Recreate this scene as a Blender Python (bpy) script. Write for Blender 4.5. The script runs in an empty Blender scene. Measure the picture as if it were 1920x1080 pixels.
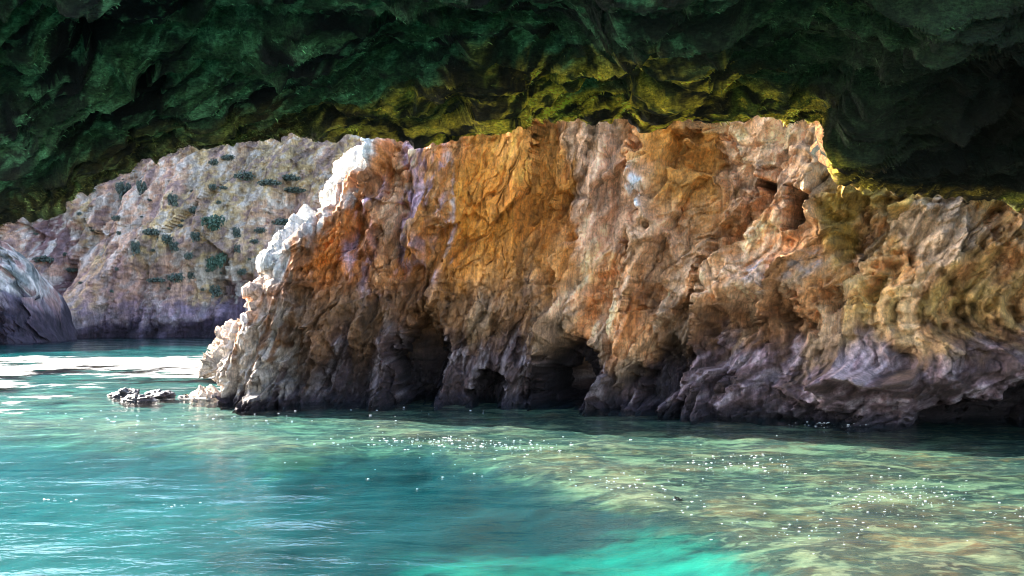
import bpy, math, random
import numpy as np
from mathutils import Vector

C = bpy.context.scene
COL = C.collection
random.seed(7)
RNG = np.random.default_rng(11)

# ------------------------------------------------------------------ camera
CH = 2.2            # eye height above the water, metres
F = 1600.0          # focal length in photo pixels (photo 1920 wide)
HY = 590.0          # photo row of the horizon
cam_d = bpy.data.cameras.new("camera")
cam = bpy.data.objects.new("camera", cam_d)
COL.objects.link(cam)
cam_d.sensor_width = 36
cam_d.lens = F / 1920 * 36
cam_d.shift_y = (HY - 540) / 1920
cam_d.clip_start = 0.1
cam_d.clip_end = 2000
cam.location = (0, 0, CH)
cam.rotation_euler = (math.radians(90), 0, 0)
C.camera = cam

# ------------------------------------------------------------------ light
SUN_EL = 25.5
SUN_AZ = -59.0      # degrees from +Y towards +X: behind and left of the orange rock
w = bpy.data.worlds.new("World")
C.world = w
w.use_nodes = True
nt = w.node_tree
bg = nt.nodes["Background"]
sky = nt.nodes.new("ShaderNodeTexSky")
sky.sky_type = 'NISHITA'
sky.sun_disc = False
sky.sun_elevation = math.radians(SUN_EL)
sky.sun_rotation = math.radians(SUN_AZ)
sky.air_density = 1.0
sky.dust_density = 1.2
nt.links.new(sky.outputs[0], bg.inputs[0])
bg.inputs[1].default_value = 0.12
sd = bpy.data.lights.new("sun", 'SUN')
sd.energy = 5.0
sd.angle = math.radians(0.5)
sd.color = (1.0, 0.91, 0.78)
so = bpy.data.objects.new("sun", sd)
COL.objects.link(so)
SV = Vector((math.sin(math.radians(SUN_AZ)) * math.cos(math.radians(SUN_EL)),
             math.cos(math.radians(SUN_AZ)) * math.cos(math.radians(SUN_EL)),
             math.sin(math.radians(SUN_EL))))
so.rotation_euler = SV.to_track_quat('Z', 'Y').to_euler()
so.location = SV * 60
C.view_settings.view_transform = 'Standard'
C.view_settings.look = 'None'
C.view_settings.gamma = 1
C.view_settings.exposure = 2.95
C.cycles.max_bounces = 10
C.cycles.diffuse_bounces = 5
C.cycles.glossy_bounces = 4
C.cycles.transparent_max_bounces = 24
C.cycles.sample_clamp_indirect = 6
C.cycles.use_denoising = True
C.cycles.filter_width = 1.0

# ------------------------------------------------------------------ numpy noise
_perm = np.random.default_rng(3).permutation(4096).astype(np.int64)
_gr = np.random.default_rng(5).normal(size=(4096, 3))
_gr /= np.linalg.norm(_gr, axis=1)[:, None]
_pt = np.random.default_rng(8).random((4096, 3))


def _h(i, j, k):
    return _perm[(_perm[(_perm[i & 4095] + j) & 4095] + k) & 4095]


def perlin(p):
    p = np.asarray(p, dtype=np.float64)
    i = np.floor(p).astype(np.int64)
    f = p - i
    u = f * f * f * (f * (f * 6 - 15) + 10)
    out = 0
    for dx in (0, 1):
        wx = u[..., 0] if dx else 1 - u[..., 0]
        for dy in (0, 1):
            wy = u[..., 1] if dy else 1 - u[..., 1]
            for dz in (0, 1):
                wz = u[..., 2] if dz else 1 - u[..., 2]
                g = _gr[_h(i[..., 0] + dx, i[..., 1] + dy, i[..., 2] + dz)]
                d = f[..., 0] - dx, f[..., 1] - dy, f[..., 2] - dz
                out = out + wx * wy * wz * (g[..., 0] * d[0] + g[..., 1] * d[1] + g[..., 2] * d[2])
    return out * 1.6


def P3(x, y, z, s=1.0, off=0.0):
    s = (s, s, s) if np.isscalar(s) else s
    x, y, z = np.broadcast_arrays(x, y, z)
    return np.stack([x * s[0] + off, y * s[1] + off * 1.7, z * s[2] - off * .6], -1)


def fbm(p, o=4, g=0.5, l=2.03):
    a, t = 1.0, 0
    for k in range(o):
        t = t + a * perlin(p + 17.3 * k)
        p = p * l
        a *= g
    return t


def ridged(p, o=4, g=0.5, l=2.1):
    a, t, wgt = 1.0, 0, 1.0
    for k in range(o):
        n = (1 - np.abs(perlin(p + 9.1 * k))) ** 2
        t = t + a * n * wgt
        wgt = np.clip(n * 1.6, 0, 1)
        p = p * l
        a *= g
    return t - 0.9


def worley(p):
    p = np.asarray(p, dtype=np.float64)
    i = np.floor(p).astype(np.int64)
    f1 = np.full(p.shape[:-1], 9.0)
    f2 = np.full(p.shape[:-1], 9.0)
    for dx in (-1, 0, 1):
        for dy in (-1, 0, 1):
            for dz in (-1, 0, 1):
                c = i + np.array([dx, dy, dz])
                q = _pt[_h(c[..., 0], c[..., 1], c[..., 2])] + c
                d = np.sqrt(((q - p) ** 2).sum(-1))
                f2 = np.minimum(f2, np.maximum(f1, d))
                f1 = np.minimum(f1, d)
    return f1, f2


def facets(p):
    """broken-rock relief: every voronoi cell is a flat plane of its own tilt; also a random value per cell"""
    p = np.asarray(p, dtype=np.float64)
    i = np.floor(p).astype(np.int64)
    f1 = np.full(p.shape[:-1], 9.0)
    val = np.zeros(p.shape[:-1]); rnd = np.zeros(p.shape[:-1])
    for dx in (-1, 0, 1):
        for dy in (-1, 0, 1):
            for dz in (-1, 0, 1):
                c = i + np.array([dx, dy, dz])
                hh = _h(c[..., 0], c[..., 1], c[..., 2])
                v = p - _pt[hh] - c
                dd = (v ** 2).sum(-1)
                m = dd < f1
                f1 = np.where(m, dd, f1)
                val = np.where(m, (v * _gr[hh]).sum(-1) + 0.35 * (_pt[hh][..., 0] - 0.5), val)
                rnd = np.where(m, _pt[hh][..., 1], rnd)
    return val, rnd


def sstep(a, b, x):
    t = np.clip((x - a) / (b - a), 0, 1)
    return t * t * (3 - 2 * t)


def seg_dist(x, y, pts):
    """distance to a polyline, and the position 0..1 along it"""
    best = np.full(x.shape, 1e9)
    tt = np.zeros(x.shape)
    n = len(pts) - 1
    for k in range(n):
        ax, ay = pts[k]
        bx, by = pts[k + 1]
        vx, vy = bx - ax, by - ay
        t = np.clip(((x - ax) * vx + (y - ay) * vy) / (vx * vx + vy * vy), 0, 1)
        d = np.hypot(x - ax - t * vx, y - ay - t * vy)
        m = d < best
        best = np.where(m, d, best)
        tt = np.where(m, (k + t) / n, tt)
    return best, tt


def lin(c):
    c = np.array(c, dtype=float) / 255
    return np.where(c <= 0.04045, c / 12.92, ((c + 0.055) / 1.055) ** 2.4)


# ------------------------------------------------------------------ mesh helpers
def link(name, me, mat, parent=None):
    o = bpy.data.objects.new(name, me)
    COL.objects.link(o)
    if mat:
        me.materials.append(mat)
    if parent:
        o.parent = parent
    return o


def tag(o, label=None, cat=None, group=None, kind=None):
    if label: o["label"] = label
    if cat: o["category"] = cat
    if group: o["group"] = group
    if kind: o["kind"] = kind
    return o


def grid_mesh(name, P, col=None, wrap=False, flip=False, smooth=True):
    """P: (rows, cols, 3) -> mesh of quads; wrap joins last column to the first"""
    R, K, _ = P.shape
    idx = np.arange(R * K).reshape(R, K)
    if wrap:
        idx = np.concatenate([idx, idx[:, :1]], 1)
    a, b, c, d = idx[:-1, :-1], idx[:-1, 1:], idx[1:, 1:], idx[1:, :-1]
    q = np.stack([a, b, c, d], -1).reshape(-1, 4)
    if flip:
        q = q[:, ::-1]
    return raw_mesh(name, P.reshape(-1, 3), q, None if col is None else col.reshape(-1, col.shape[-1]), smooth)


def raw_mesh(name, V, Q, col=None, smooth=True):
    me = bpy.data.meshes.new(name)
    n, k = Q.shape
    me.vertices.add(len(V))
    me.vertices.foreach_set("co", np.ascontiguousarray(V, dtype=np.float32).ravel())
    me.loops.add(n * k)
    me.loops.foreach_set("vertex_index", np.ascontiguousarray(Q, dtype=np.int32).ravel())
    me.polygons.add(n)
    me.polygons.foreach_set("loop_start", np.arange(0, n * k, k, dtype=np.int32))
    me.update(calc_edges=True)
    me.polygons.foreach_set("use_smooth", np.full(n, smooth))
    if col is not None:
        at = me.color_attributes.new("rock_color", 'FLOAT_COLOR', 'POINT')
        c4 = np.ones((len(V), 4), dtype=np.float32)
        c4[:, :col.shape[1]] = np.clip(col, 0.002, 0.95)
        at.data.foreach_set("color", c4.ravel())
    me.validate()
    return me


def grid_normals(P):
    du = np.gradient(P, axis=1)
    dv = np.gradient(P, axis=0)
    n = np.cross(du, dv)
    return n / (np.linalg.norm(n, axis=-1, keepdims=True) + 1e-9)


# ------------------------------------------------------------------ materials
def new_mat(name):
    m = bpy.data.materials.new(name)
    m.use_nodes = True
    return m, m.node_tree.nodes, m.node_tree.links


def rock_mat(name, scale=1.0, bump=0.03, rough=0.85, var=0.45, speck=0.35, stretch=(1, 1, 1), spec=0.3):
    m, N, L = new_mat(name)
    b = N["Principled BSDF"]
    at = N.new("ShaderNodeVertexColor"); at.layer_name = "rock_color"
    tc = N.new("ShaderNodeTexCoord")
    mp = N.new("ShaderNodeMapping"); mp.inputs['Scale'].default_value = tuple(scale * s for s in stretch)
    L.new(tc.outputs['Object'], mp.inputs[0])
    n1 = N.new("ShaderNodeTexNoise"); n1.inputs['Scale'].default_value = 2.2; n1.inputs['Detail'].default_value = 10; n1.inputs['Roughness'].default_value = 0.65; n1.inputs['Distortion'].default_value = 0.8
    n2 = N.new("ShaderNodeTexNoise"); n2.inputs['Scale'].default_value = 14; n2.inputs['Detail'].default_value = 8; n2.inputs['Roughness'].default_value = 0.7
    vo = N.new("ShaderNodeTexVoronoi"); vo.feature = 'DISTANCE_TO_EDGE'; vo.inputs['Scale'].default_value = 3.2
    wq = N.new("ShaderNodeVectorMath"); wq.operation = 'MULTIPLY_ADD'; wq.inputs[1].default_value = (0.5, 0.5, 0.5)
    L.new(n1.outputs['Color'], wq.inputs[0]); L.new(mp.outputs[0], wq.inputs[2])
    for n in (n1, n2): L.new(mp.outputs[0], n.inputs['Vector'])
    L.new(wq.outputs[0], vo.inputs['Vector'])
    r1 = N.new("ShaderNodeMapRange"); r1.inputs[1].default_value = 0.3; r1.inputs[2].default_value = 0.7
    r1.inputs[3].default_value = 1 - var; r1.inputs[4].default_value = 1 + var
    L.new(n1.outputs['Fac'], r1.inputs[0])
    r2 = N.new("ShaderNodeMapRange"); r2.inputs[1].default_value = 0.3; r2.inputs[2].default_value = 0.7
    r2.inputs[3].default_value = 1 - speck; r2.inputs[4].default_value = 1 + speck
    L.new(n2.outputs['Fac'], r2.inputs[0])
    r3 = N.new("ShaderNodeMapRange"); r3.inputs[1].default_value = 0.0; r3.inputs[2].default_value = 0.05
    r3.inputs[3].default_value = 0.8; r3.inputs[4].default_value = 1.0
    L.new(vo.outputs['Distance'], r3.inputs[0])
    vc = N.new("ShaderNodeTexNoise"); vc.inputs['Scale'].default_value = 3.0; vc.inputs['Detail'].default_value = 9
    vc.inputs['Roughness'].default_value = 0.68; vc.inputs['Distortion'].default_value = 0.4
    mpc = N.new("ShaderNodeMapping"); mpc.inputs['Scale'].default_value = (2.4, 1.2, 0.34); mpc.inputs['Rotation'].default_value = (0, -0.32, 0)
    L.new(mp.outputs[0], mpc.inputs[0]); L.new(mpc.outputs[0], vc.inputs['Vector'])
    r4 = N.new("ShaderNodeMapRange"); r4.inputs[1].default_value = 0.36; r4.inputs[2].default_value = 0.62
    r4.inputs[3].default_value = 0.62; r4.inputs[4].default_value = 1.28
    L.new(vc.outputs['Fac'], r4.inputs[0])
    rm = N.new("ShaderNodeMath"); rm.operation = 'MULTIPLY'; L.new(r4.outputs[0], rm.inputs[0]); L.new(r3.outputs[0], rm.inputs[1])
    r3 = rm
    m1 = N.new("ShaderNodeMath"); m1.operation = 'MULTIPLY'; L.new(r1.outputs[0], m1.inputs[0]); L.new(r2.outputs[0], m1.inputs[1])
    m2 = N.new("ShaderNodeMath"); m2.operation = 'MULTIPLY'; L.new(m1.outputs[0], m2.inputs[0]); L.new(r3.outputs[0], m2.inputs[1])
    vm = N.new("ShaderNodeVectorMath"); vm.operation = 'SCALE'
    L.new(at.outputs['Color'], vm.inputs[0]); L.new(m2.outputs[0], vm.inputs['Scale'])
    L.new(vm.outputs[0], b.inputs['Base Color'])
    b.inputs['Roughness'].default_value = rough
    b.inputs['Specular IOR Level'].default_value = spec
    # height
    a1 = N.new("ShaderNodeMath"); a1.operation = 'MULTIPLY_ADD'; a1.inputs[1].default_value = 2.0
    L.new(n1.outputs['Fac'], a1.inputs[0]); L.new(n2.outputs['Fac'], a1.inputs[2])
    a2 = N.new("ShaderNodeMath"); a2.operation = 'MULTIPLY_ADD'; a2.inputs[1].default_value = 0.9
    L.new(r3.outputs[0], a2.inputs[0]); L.new(a1.outputs[0], a2.inputs[2])
    bp = N.new("ShaderNodeBump"); bp.inputs['Strength'].default_value = 0.9; bp.inputs['Distance'].default_value = bump
    L.new(a2.outputs[0], bp.inputs['Height']); L.new(bp.outputs[0], b.inputs['Normal'])
    return m


def bed_mat():
    m, N, L = new_mat("shallow_seabed")
    b = N["Principled BSDF"]
    at = N.new("ShaderNodeVertexColor"); at.layer_name = "rock_color"
    tc = N.new("ShaderNodeTexCoord")
    cur = at.outputs['Color']
    mpv = N.new("ShaderNodeMapping"); mpv.inputs['Scale'].default_value = (1.5, 2.0, 1)
    L.new(tc.outputs['Object'], mpv.inputs[0])
    nw = N.new("ShaderNodeTexNoise"); nw.inputs['Scale'].default_value = 2.0; nw.inputs['Detail'].default_value = 4
    L.new(mpv.outputs[0], nw.inputs['Vector'])
    wm = N.new("ShaderNodeVectorMath"); wm.operation = 'MULTIPLY_ADD'; wm.inputs[1].default_value = (0.9, 0.9, 0)
    L.new(nw.outputs['Color'], wm.inputs[0]); L.new(mpv.outputs[0], wm.inputs[2])
    for vs, fe in ((0.55, 0.9), (1.5, 0.6)):
        v1 = N.new("ShaderNodeTexVoronoi"); v1.inputs['Scale'].default_value = vs
        v2 = N.new("ShaderNodeTexVoronoi"); v2.inputs['Scale'].default_value = vs; v2.feature = 'DISTANCE_TO_EDGE'
        L.new(wm.outputs[0], v1.inputs['Vector']); L.new(wm.outputs[0], v2.inputs['Vector'])
        sx = N.new("ShaderNodeSeparateColor"); L.new(v1.outputs['Color'], sx.inputs[0])
        ra_ = N.new("ShaderNodeMapRange"); ra_.inputs[3].default_value = 0.08; ra_.inputs[4].default_value = 1.45
        L.new(sx.outputs[0], ra_.inputs[0])
        rb_ = N.new("ShaderNodeMapRange"); rb_.inputs[2].default_value = 0.10; rb_.inputs[3].default_value = 0.25
        L.new(v2.outputs['Distance'], rb_.inputs[0])
        mm = N.new("ShaderNodeMath"); mm.operation = 'MULTIPLY'; L.new(ra_.outputs[0], mm.inputs[0]); L.new(rb_.outputs[0], mm.inputs[1])
        sc2 = N.new("ShaderNodeVectorMath"); sc2.operation = 'SCALE'; L.new(cur, sc2.inputs[0]); L.new(mm.outputs[0], sc2.inputs['Scale'])
        ka = N.new("ShaderNodeMath"); ka.operation = 'MULTIPLY'; ka.inputs[1].default_value = fe; L.new(at.outputs['Alpha'], ka.inputs[0])
        mxx = N.new("ShaderNodeMix"); mxx.data_type = 'RGBA'
        L.new(ka.outputs[0], mxx.inputs[0]); L.new(cur, mxx.inputs[6]); L.new(sc2.outputs[0], mxx.inputs[7])
        cur = mxx.outputs[2]
    for sc_, det, rot, lo, hi, c1, fac in ((0.55, 6, 0.1, 0.49, 0.57, (0.035, 0.03, 0.018), 0.9), (2.0, 6, -0.15, 0.51, 0.60, (0.03, 0.028, 0.02), 0.8),
                                          (0.9, 8, 0.2, 0.52, 0.60, (0.30, 0.20, 0.10), 0.75), (4.0, 4, 0.0, 0.53, 0.63, (0.02, 0.02, 0.016), 0.5), (4.8, 4, 0.3, 0.54, 0.62, (0.42, 0.28, 0.15), 0.4)):
        mp = N.new("ShaderNodeMapping"); mp.inputs['Scale'].default_value = (1, 1.7, 1); mp.inputs['Rotation'].default_value = (0, 0, rot)
        mp.inputs['Location'].default_value = (sc_ * 3.1, rot * 20, 0)
        L.new(tc.outputs['Object'], mp.inputs[0])
        n = N.new("ShaderNodeTexNoise"); n.inputs['Scale'].default_value = sc_; n.inputs['Detail'].default_value = det
        n.inputs['Roughness'].default_value = 0.6; n.inputs['Distortion'].default_value = 0.7
        L.new(mp.outputs[0], n.inputs['Vector'])
        r = N.new("ShaderNodeMapRange"); r.inputs[1].default_value = lo; r.inputs[2].default_value = hi; r.inputs[4].default_value = fac
        L.new(n.outputs['Fac'], r.inputs[0])
        # marks are strong on the stony shelf and weak on the sand (alpha of the colour attribute)
        k = N.new("ShaderNodeMath"); k.operation = 'MULTIPLY'
        L.new(r.outputs[0], k.inputs[0]); L.new(at.outputs['Alpha'], k.inputs[1])
        mx = N.new("ShaderNodeMix"); mx.data_type = 'RGBA'
        L.new(k.outputs[0], mx.inputs[0]); L.new(cur, mx.inputs[6]); mx.inputs[7].default_value = (*c1, 1)
        cur = mx.outputs[2]
    L.new(cur, b.inputs['Base Color'])
    b.inputs['Roughness'].default_value = 0.9
    return m


M_WALL = rock_mat("banded_sandstone", 1.2, 0.055, 0.72, 0.3, 0.4, spec=0.4)
M_CLIFF = rock_mat("far_cliff_rock", 0.28, 0.25, 0.9, 0.4, 0.35, (1, 1, 0.7))
M_ROOF = rock_mat("mossy_rock", 2.4, 0.09, 0.9, 0.6, 0.85, (0.55, 1, 1.2))
M_BED = bed_mat()
M_SURF = rock_mat("wet_dark_rock", 2.0, 0.04, 0.45, 0.4, 0.4, spec=0.5)


def leaf_mat(name, c1, c2, rough=0.7):
    m, N, L = new_mat(name)
    b = N["Principled BSDF"]
    tc = N.new("ShaderNodeTexCoord")
    n = N.new("ShaderNodeTexNoise"); n.inputs['Scale'].default_value = 3.0; n.inputs['Detail'].default_value = 6
    L.new(tc.outputs['Object'], n.inputs['Vector'])
    r = N.new("ShaderNodeValToRGB")
    r.color_ramp.elements[0].position = 0.38; r.color_ramp.elements[0].color = (*c1, 1)
    r.color_ramp.elements[1].position = 0.62; r.color_ramp.elements[1].color = (*c2, 1)
    L.new(n.outputs['Fac'], r.inputs[0]); L.new(r.outputs[0], b.inputs['Base Color'])
    b.inputs['Roughness'].default_value = rough
    return m


M_SHRUB = leaf_mat("shrub_leaves", (0.04, 0.055, 0.045), (0.085, 0.105, 0.08))
M_SHRUBG = leaf_mat("green_shrub_leaves", (0.025, 0.06, 0.042), (0.055, 0.10, 0.065))

# ================================================================== ORANGE ROCK WALL
WX = [-300, 400, 700, 1000, 1300, 1500, 1700, 1920, 2300, 2700]
WD = [21.3, 21.3, 21.4, 21.2, 19.6, 18.1, 16.9, 16.1, 15.4, 15.0]
_wxw = np.array([(x - 960) / F * d for x, d in zip(WX, WD)])


def wall_y(X):
    return np.interp(X, _wxw, WD)


ZTOP = 8.8
# left silhouette of the rock: photo row -> photo column
NY = [1000, 760, 745, 730, 705, 690, 655, 628, 612, 598, 585, 560, 546, 536, 528, 500, 480, 440, 400, 370, 335, 300, 270, 258, 244, 236, 225, 205, 180, 140, 100, 60]
NX = [330, 385, 400, 402, 396, 392, 412, 428, 432, 458, 466, 458, 452, 468, 492, 489, 496, 530, 566, 590, 600, 622, 645, 690, 735, 764, 800, 850, 900, 960, 1040, 1200]
NYr = [1000, 760, 650, 600, 540, 500, 440, 400, 300, 260, 60]
NRr = [0.9, 0.8, 0.55, 0.45, 0.35, 0.35, 0.7, 1.0, 1.5, 1.7, 1.8]


def build_wall():
    rows, front, nose, back = 430, 1150, 130, 60
    v = np.linspace(0, 1, rows)
    Z = -0.9 + v * (ZTOP + 0.9)
    py = HY - (Z - CH) / 21.3 * F
    pxl = np.interp(py, NY[::-1], NX[::-1]) - 18 * sstep(560, 640, py) - 6
    jag = fbm(P3(Z * 0, Z * 0, Z, 1.1, 3), 4, 0.6) * 0.12
    XL = (pxl - 960) / F * 21.3 + jag
    R = np.interp(py, NYr[::-1], NRr[::-1])
    XR = 19.0
    a = np.linspace(0, 1, nose)
    t = np.linspace(0, 1, front + 1)[1:]
    tb = np.linspace(1, 0, back + 1)[:-1]
    XLc, Rc = XL[:, None], R[:, None]
    # back: from far right to the nose
    Xb = XLc + Rc + (XR - XLc - Rc) * tb[None, :] ** 1.3
    Yb = wall_y(Xb) + 2 * Rc + 1.3
    ang = a[None, :] * math.pi          # 0 = back of the nose, pi = front
    Xn = XLc + Rc * (1 - np.sin(ang))
    Yn = wall_y(Xn) + Rc * (1 + np.cos(ang)) + 1.3 * (1 - a[None, :]) ** 1.2
    g = t[None, :] ** 1.0
    Xf = XLc + Rc + (XR - XLc - Rc) * g
    Yf = wall_y(Xf) + 0 * Xf
    X = np.concatenate([Xb, Xn, Xf], 1)
    Y = np.concatenate([Yb, Yn, Yf], 1)
    Zg = np.repeat(Z[:, None], X.shape[1], 1)
    fr = np.concatenate([np.zeros(back), sstep(0.25, 0.6, a), np.ones(front)])[None, :]  # 1 on the face seen from the cave
    # top closes: lean back towards the middle of the thickness
    cap = sstep(0.90, 1.0, v)[:, None]
    Ymid = wall_y(X) + 1.8
    Y = Y * (1 - cap) + Ymid * cap
    # lean: the face slopes a little away with height on the right, forward apron at the base
    P = np.stack([X, Y, Zg], -1)
    N = grid_normals(P)
    N = np.where((N[..., 1:2] > 0) & (fr[..., None] > 0.99), -N, N)
    nn = N.copy()
    bad = (nn * np.array([-1, -1, 0])).sum(-1) < 0
    if bad[:, back + nose // 2:].mean() > 0.5:
        nn = -nn
    D0 = wall_y(X)
    u = 960 + X / D0 * F
    q = HY - (Zg - CH) / D0 * F
    # warped author coordinates
    wu = u + 34 * fbm(P3(X, Y, Zg, 0.9, 4), 3) + 7 * fbm(P3(X, Y, Zg, 3.3, 9), 2)
    wq = q + 22 * fbm(P3(X, Y, Zg, 0.9, 14), 3) + 7 * fbm(P3(X, Y, Zg, 3.3, 19), 2)

    def ell(cx, cy, rx, ry, ang=0, s=1.0, soft=0.6):
        ca, sa = math.cos(math.radians(ang)), math.sin(math.radians(ang))
        ex = (wu - cx) * ca + (wq - cy) * sa
        ey = -(wu - cx) * sa + (wq - cy) * ca
        return s * (1 - sstep(1 - soft, 1 + soft * 0.6, np.hypot(ex / rx, ey / ry)))

    hu = u + 20 * fbm(P3(X, Y, Zg, 1.6, 44), 5, 0.6)
    hq = q + 20 * fbm(P3(X, Y, Zg, 1.6, 54), 5, 0.6)

    def hole(cx, cy, rx, ry, ang=0, soft=0.35):
        ca, sa = math.cos(math.radians(ang)), math.sin(math.radians(ang))
        ex = (hu - cx) * ca + (hq - cy) * sa
        ey = -(hu - cx) * sa + (hq - cy) * ca
        return 1 - sstep(1 - soft, 1 + soft * 0.6, np.hypot(ex / rx, ey / ry))

    # ---------------- relief
    d = np.zeros_like(X)
    right = sstep(1480, 1650, u)
    low = sstep(560, 680, q)
    midz = (1 - right)
    # slanted strata ribs: rotate the plane so ribs lean like in the photo
    th = np.radians(17 + 20 * sstep(1150, 1450, u) + 25 * sstep(1250, 1600, u) * sstep(560, 700, q))
    s1 = (X - 3) * np.cos(th) - (Zg - 3) * np.sin(th)
    s2 = (X - 3) * np.sin(th) + (Zg - 3) * np.cos(th)
    ribs = ridged(P3(s1, s2, Y, (0.55, 0.13, 0.5), 2), 4, 0.5)
    d += ribs * 0.55
    ribs2 = ridged(P3(s1, s2, Y, (1.7, 0.4, 1.2), 7), 4, 0.55)
    upper = sstep(560, 500, q) * sstep(800, 860, u) * sstep(1640, 1560, u)
    smooth_zone = np.clip(ell(960, 390, 120, 150, 0) + ell(1115, 350, 60, 130) + 0.75 * upper, 0, 1)
    d += ribs2 * 0.10 * (1 - 0.65 * smooth_zone)
    d += fbm(P3(X, Y, Zg, 0.35, 1), 4) * 0.35
    wq1 = 0.25 * fbm(P3(X, Y, Zg, 1.3, 2), 3)
    f1, f2 = worley(P3(s1 + wq1, s2 * 0.45, Y, 1.25, 6))
    fa, ra = facets(P3(s1 + wq1, s2 + wq1, Y, (0.85, 0.3, 0.6), 16))
    fb, rb = facets(P3(s1 + 0.5 * wq1, s2, Y, (2.2, 0.85, 1.5), 18))
    fc, rc = facets(P3(s1, s2, Y, (5.0, 2.4, 3.5), 20))
    d += fa * 0.62 + fb * 0.34 * (1 - 0.75 * smooth_zone) + fc * 0.15 * (1 - 0.5 * smooth_zone)
    d += (np.minimum(f2 - f1, 0.3) - 0.2) * 0.12 * (1 - 0.75 * smooth_zone)
    f3, f4 = worley(P3(X + 0.15 * fbm(P3(X, Y, Zg, 3, 5), 2), Y, Zg * 0.8, 3.0, 3))
    d += ridged(P3(X, Y, Zg, 3.0, 12), 3, 0.55) * 0.05 * (1 - 0.5 * smooth_zone)
    d += fbm(P3(X, Y, Zg, 9.0, 22), 3, 0.6) * 0.028
    wob = 0.35 * fbm(P3(X, Y, Zg, 0.9, 24), 3)
    ck = np.abs(perlin(P3(s1 + wob, s2, Y, (1.5, 0.28, 0.4), 25)))
    ck2 = np.abs(perlin(P3(s1 + wob, s2, Y, (3.6, 0.8, 0.4), 26)))
    crack = np.maximum(sstep(0.045, 0.0, ck), 0.6 * sstep(0.09, 0.0, ck2)) * (0.35 + 0.65 * sstep(-0.3, 0.3, perlin(P3(X, Y, Zg, 0.7, 27))))
    d -= crack * 0.13
    # pitted, crumbly right-hand side
    f5, f6 = worley(P3(X + 0.4 * fbm(P3(X, Y, Zg, 2, 31), 4), Y, Zg + 0.35 * fbm(P3(X, Y, Zg, 2, 34), 4), 1.7, 33))
    pits = sstep(0.42, 0.1, f5)
    pz = np.clip(right + sstep(1330, 1450, u) * sstep(500, 560, q), 0, 1) * (1 - ell(1770, 430, 90, 60)) * (1 - 0.7 * sstep(620, 680, q))
    d -= pits * pz * 0.24
    f7, f8 = worley(P3(X, Y, Zg, 3.6, 43))
    d -= sstep(0.4, 0.1, f7) * pz * 0.16
    hole_dark = np.zeros_like(X)
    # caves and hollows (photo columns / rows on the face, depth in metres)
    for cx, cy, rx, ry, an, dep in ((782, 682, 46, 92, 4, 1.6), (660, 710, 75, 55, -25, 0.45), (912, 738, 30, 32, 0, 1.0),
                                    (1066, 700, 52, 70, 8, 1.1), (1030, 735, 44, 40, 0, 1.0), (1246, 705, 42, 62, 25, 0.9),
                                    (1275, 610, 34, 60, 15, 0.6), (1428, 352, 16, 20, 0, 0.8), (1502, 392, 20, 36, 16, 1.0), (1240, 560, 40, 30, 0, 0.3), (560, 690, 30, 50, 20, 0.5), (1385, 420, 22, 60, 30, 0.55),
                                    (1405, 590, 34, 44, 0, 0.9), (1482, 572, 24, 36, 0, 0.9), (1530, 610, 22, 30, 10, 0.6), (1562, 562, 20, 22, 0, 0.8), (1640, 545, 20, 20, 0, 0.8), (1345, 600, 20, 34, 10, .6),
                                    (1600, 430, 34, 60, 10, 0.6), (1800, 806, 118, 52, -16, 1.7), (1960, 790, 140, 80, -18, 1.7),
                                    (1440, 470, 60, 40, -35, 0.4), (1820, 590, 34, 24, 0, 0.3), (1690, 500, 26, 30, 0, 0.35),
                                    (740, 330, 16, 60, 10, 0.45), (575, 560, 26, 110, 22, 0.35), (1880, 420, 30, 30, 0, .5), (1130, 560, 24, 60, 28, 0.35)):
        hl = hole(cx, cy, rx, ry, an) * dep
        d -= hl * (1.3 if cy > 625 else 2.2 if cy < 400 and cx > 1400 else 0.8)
        if cy > 595 or (cy < 400 and cx > 1400): hole_dark = np.maximum(hole_dark, np.minimum(hl, 1))
    # ridges and grooves drawn as lines: points, width px, height m
    for pts, wd, hh in ((((770, 240), (772, 330), (765, 430), (775, 540), (768, 610)), 12, -0.45),
                        (((690, 340), (672, 420), (690, 520), (720, 610)), 12, -0.3),
                        (((720, 350), (700, 430), (695, 500), (700, 560)), 16, 0.22),
                        (((830, 270), (805, 350), (785, 440), (800, 540)), 14, 0.2),
                        (((650, 350), (590, 440), (560, 560), (540, 640)), 12, -0.22),
                        (((500, 530), (520, 590), (510, 650), (540, 740)), 9, 0.28),
                        (((470, 600), (455, 660), (440, 740)), 12, 0.25),
                        (((560, 640), (600, 690), (590, 750)), 10, 0.25),
                        (((1055, 230), (1052, 380), (1040, 500)), 14, -0.18),
                        (((1170, 230), (1160, 300), (1150, 390), (1120, 460)), 12, -0.3),
                        (((1190, 300), (1195, 360), (1230, 440), (1260, 520)), 14, 0.25),
                        (((1335, 235), (1360, 300), (1330, 400), (1290, 490)), 16, -0.3),
                        (((1475, 225), (1510, 300), (1555, 400), (1590, 520)), 18, 0.45),
                        (((1440, 330), (1400, 400), (1340, 500)), 16, 0.35),
                        (((1530, 450), (1450, 500), (1380, 545)), 16, 0.3),
                        (((1530, 240), (1565, 300), (1580, 360)), 14, 0.3),
                        (((950, 750), (965, 690), (1010, 630), (1090, 560)), 22, 0.4),
                        (((1140, 740), (1150, 640), (1170, 560)), 22, 0.25),
                        (((1620, 420), (1700, 385), (1800, 370)), 12, 0.25)):
        dist, tt = seg_dist(wu, wq, pts)
        d += hh * np.exp(-(dist / wd) ** 2) * (0.4 + 0.6 * np.sin(math.pi * np.clip(tt, 0.05, 0.95)))
    # purple apron running out to the right at the foot
    axis, at_ = seg_dist(u, q, ((1180, 790), (1400, 745), (1620, 715), (1800, 690), (2100, 640), (2500, 590)))
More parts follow.
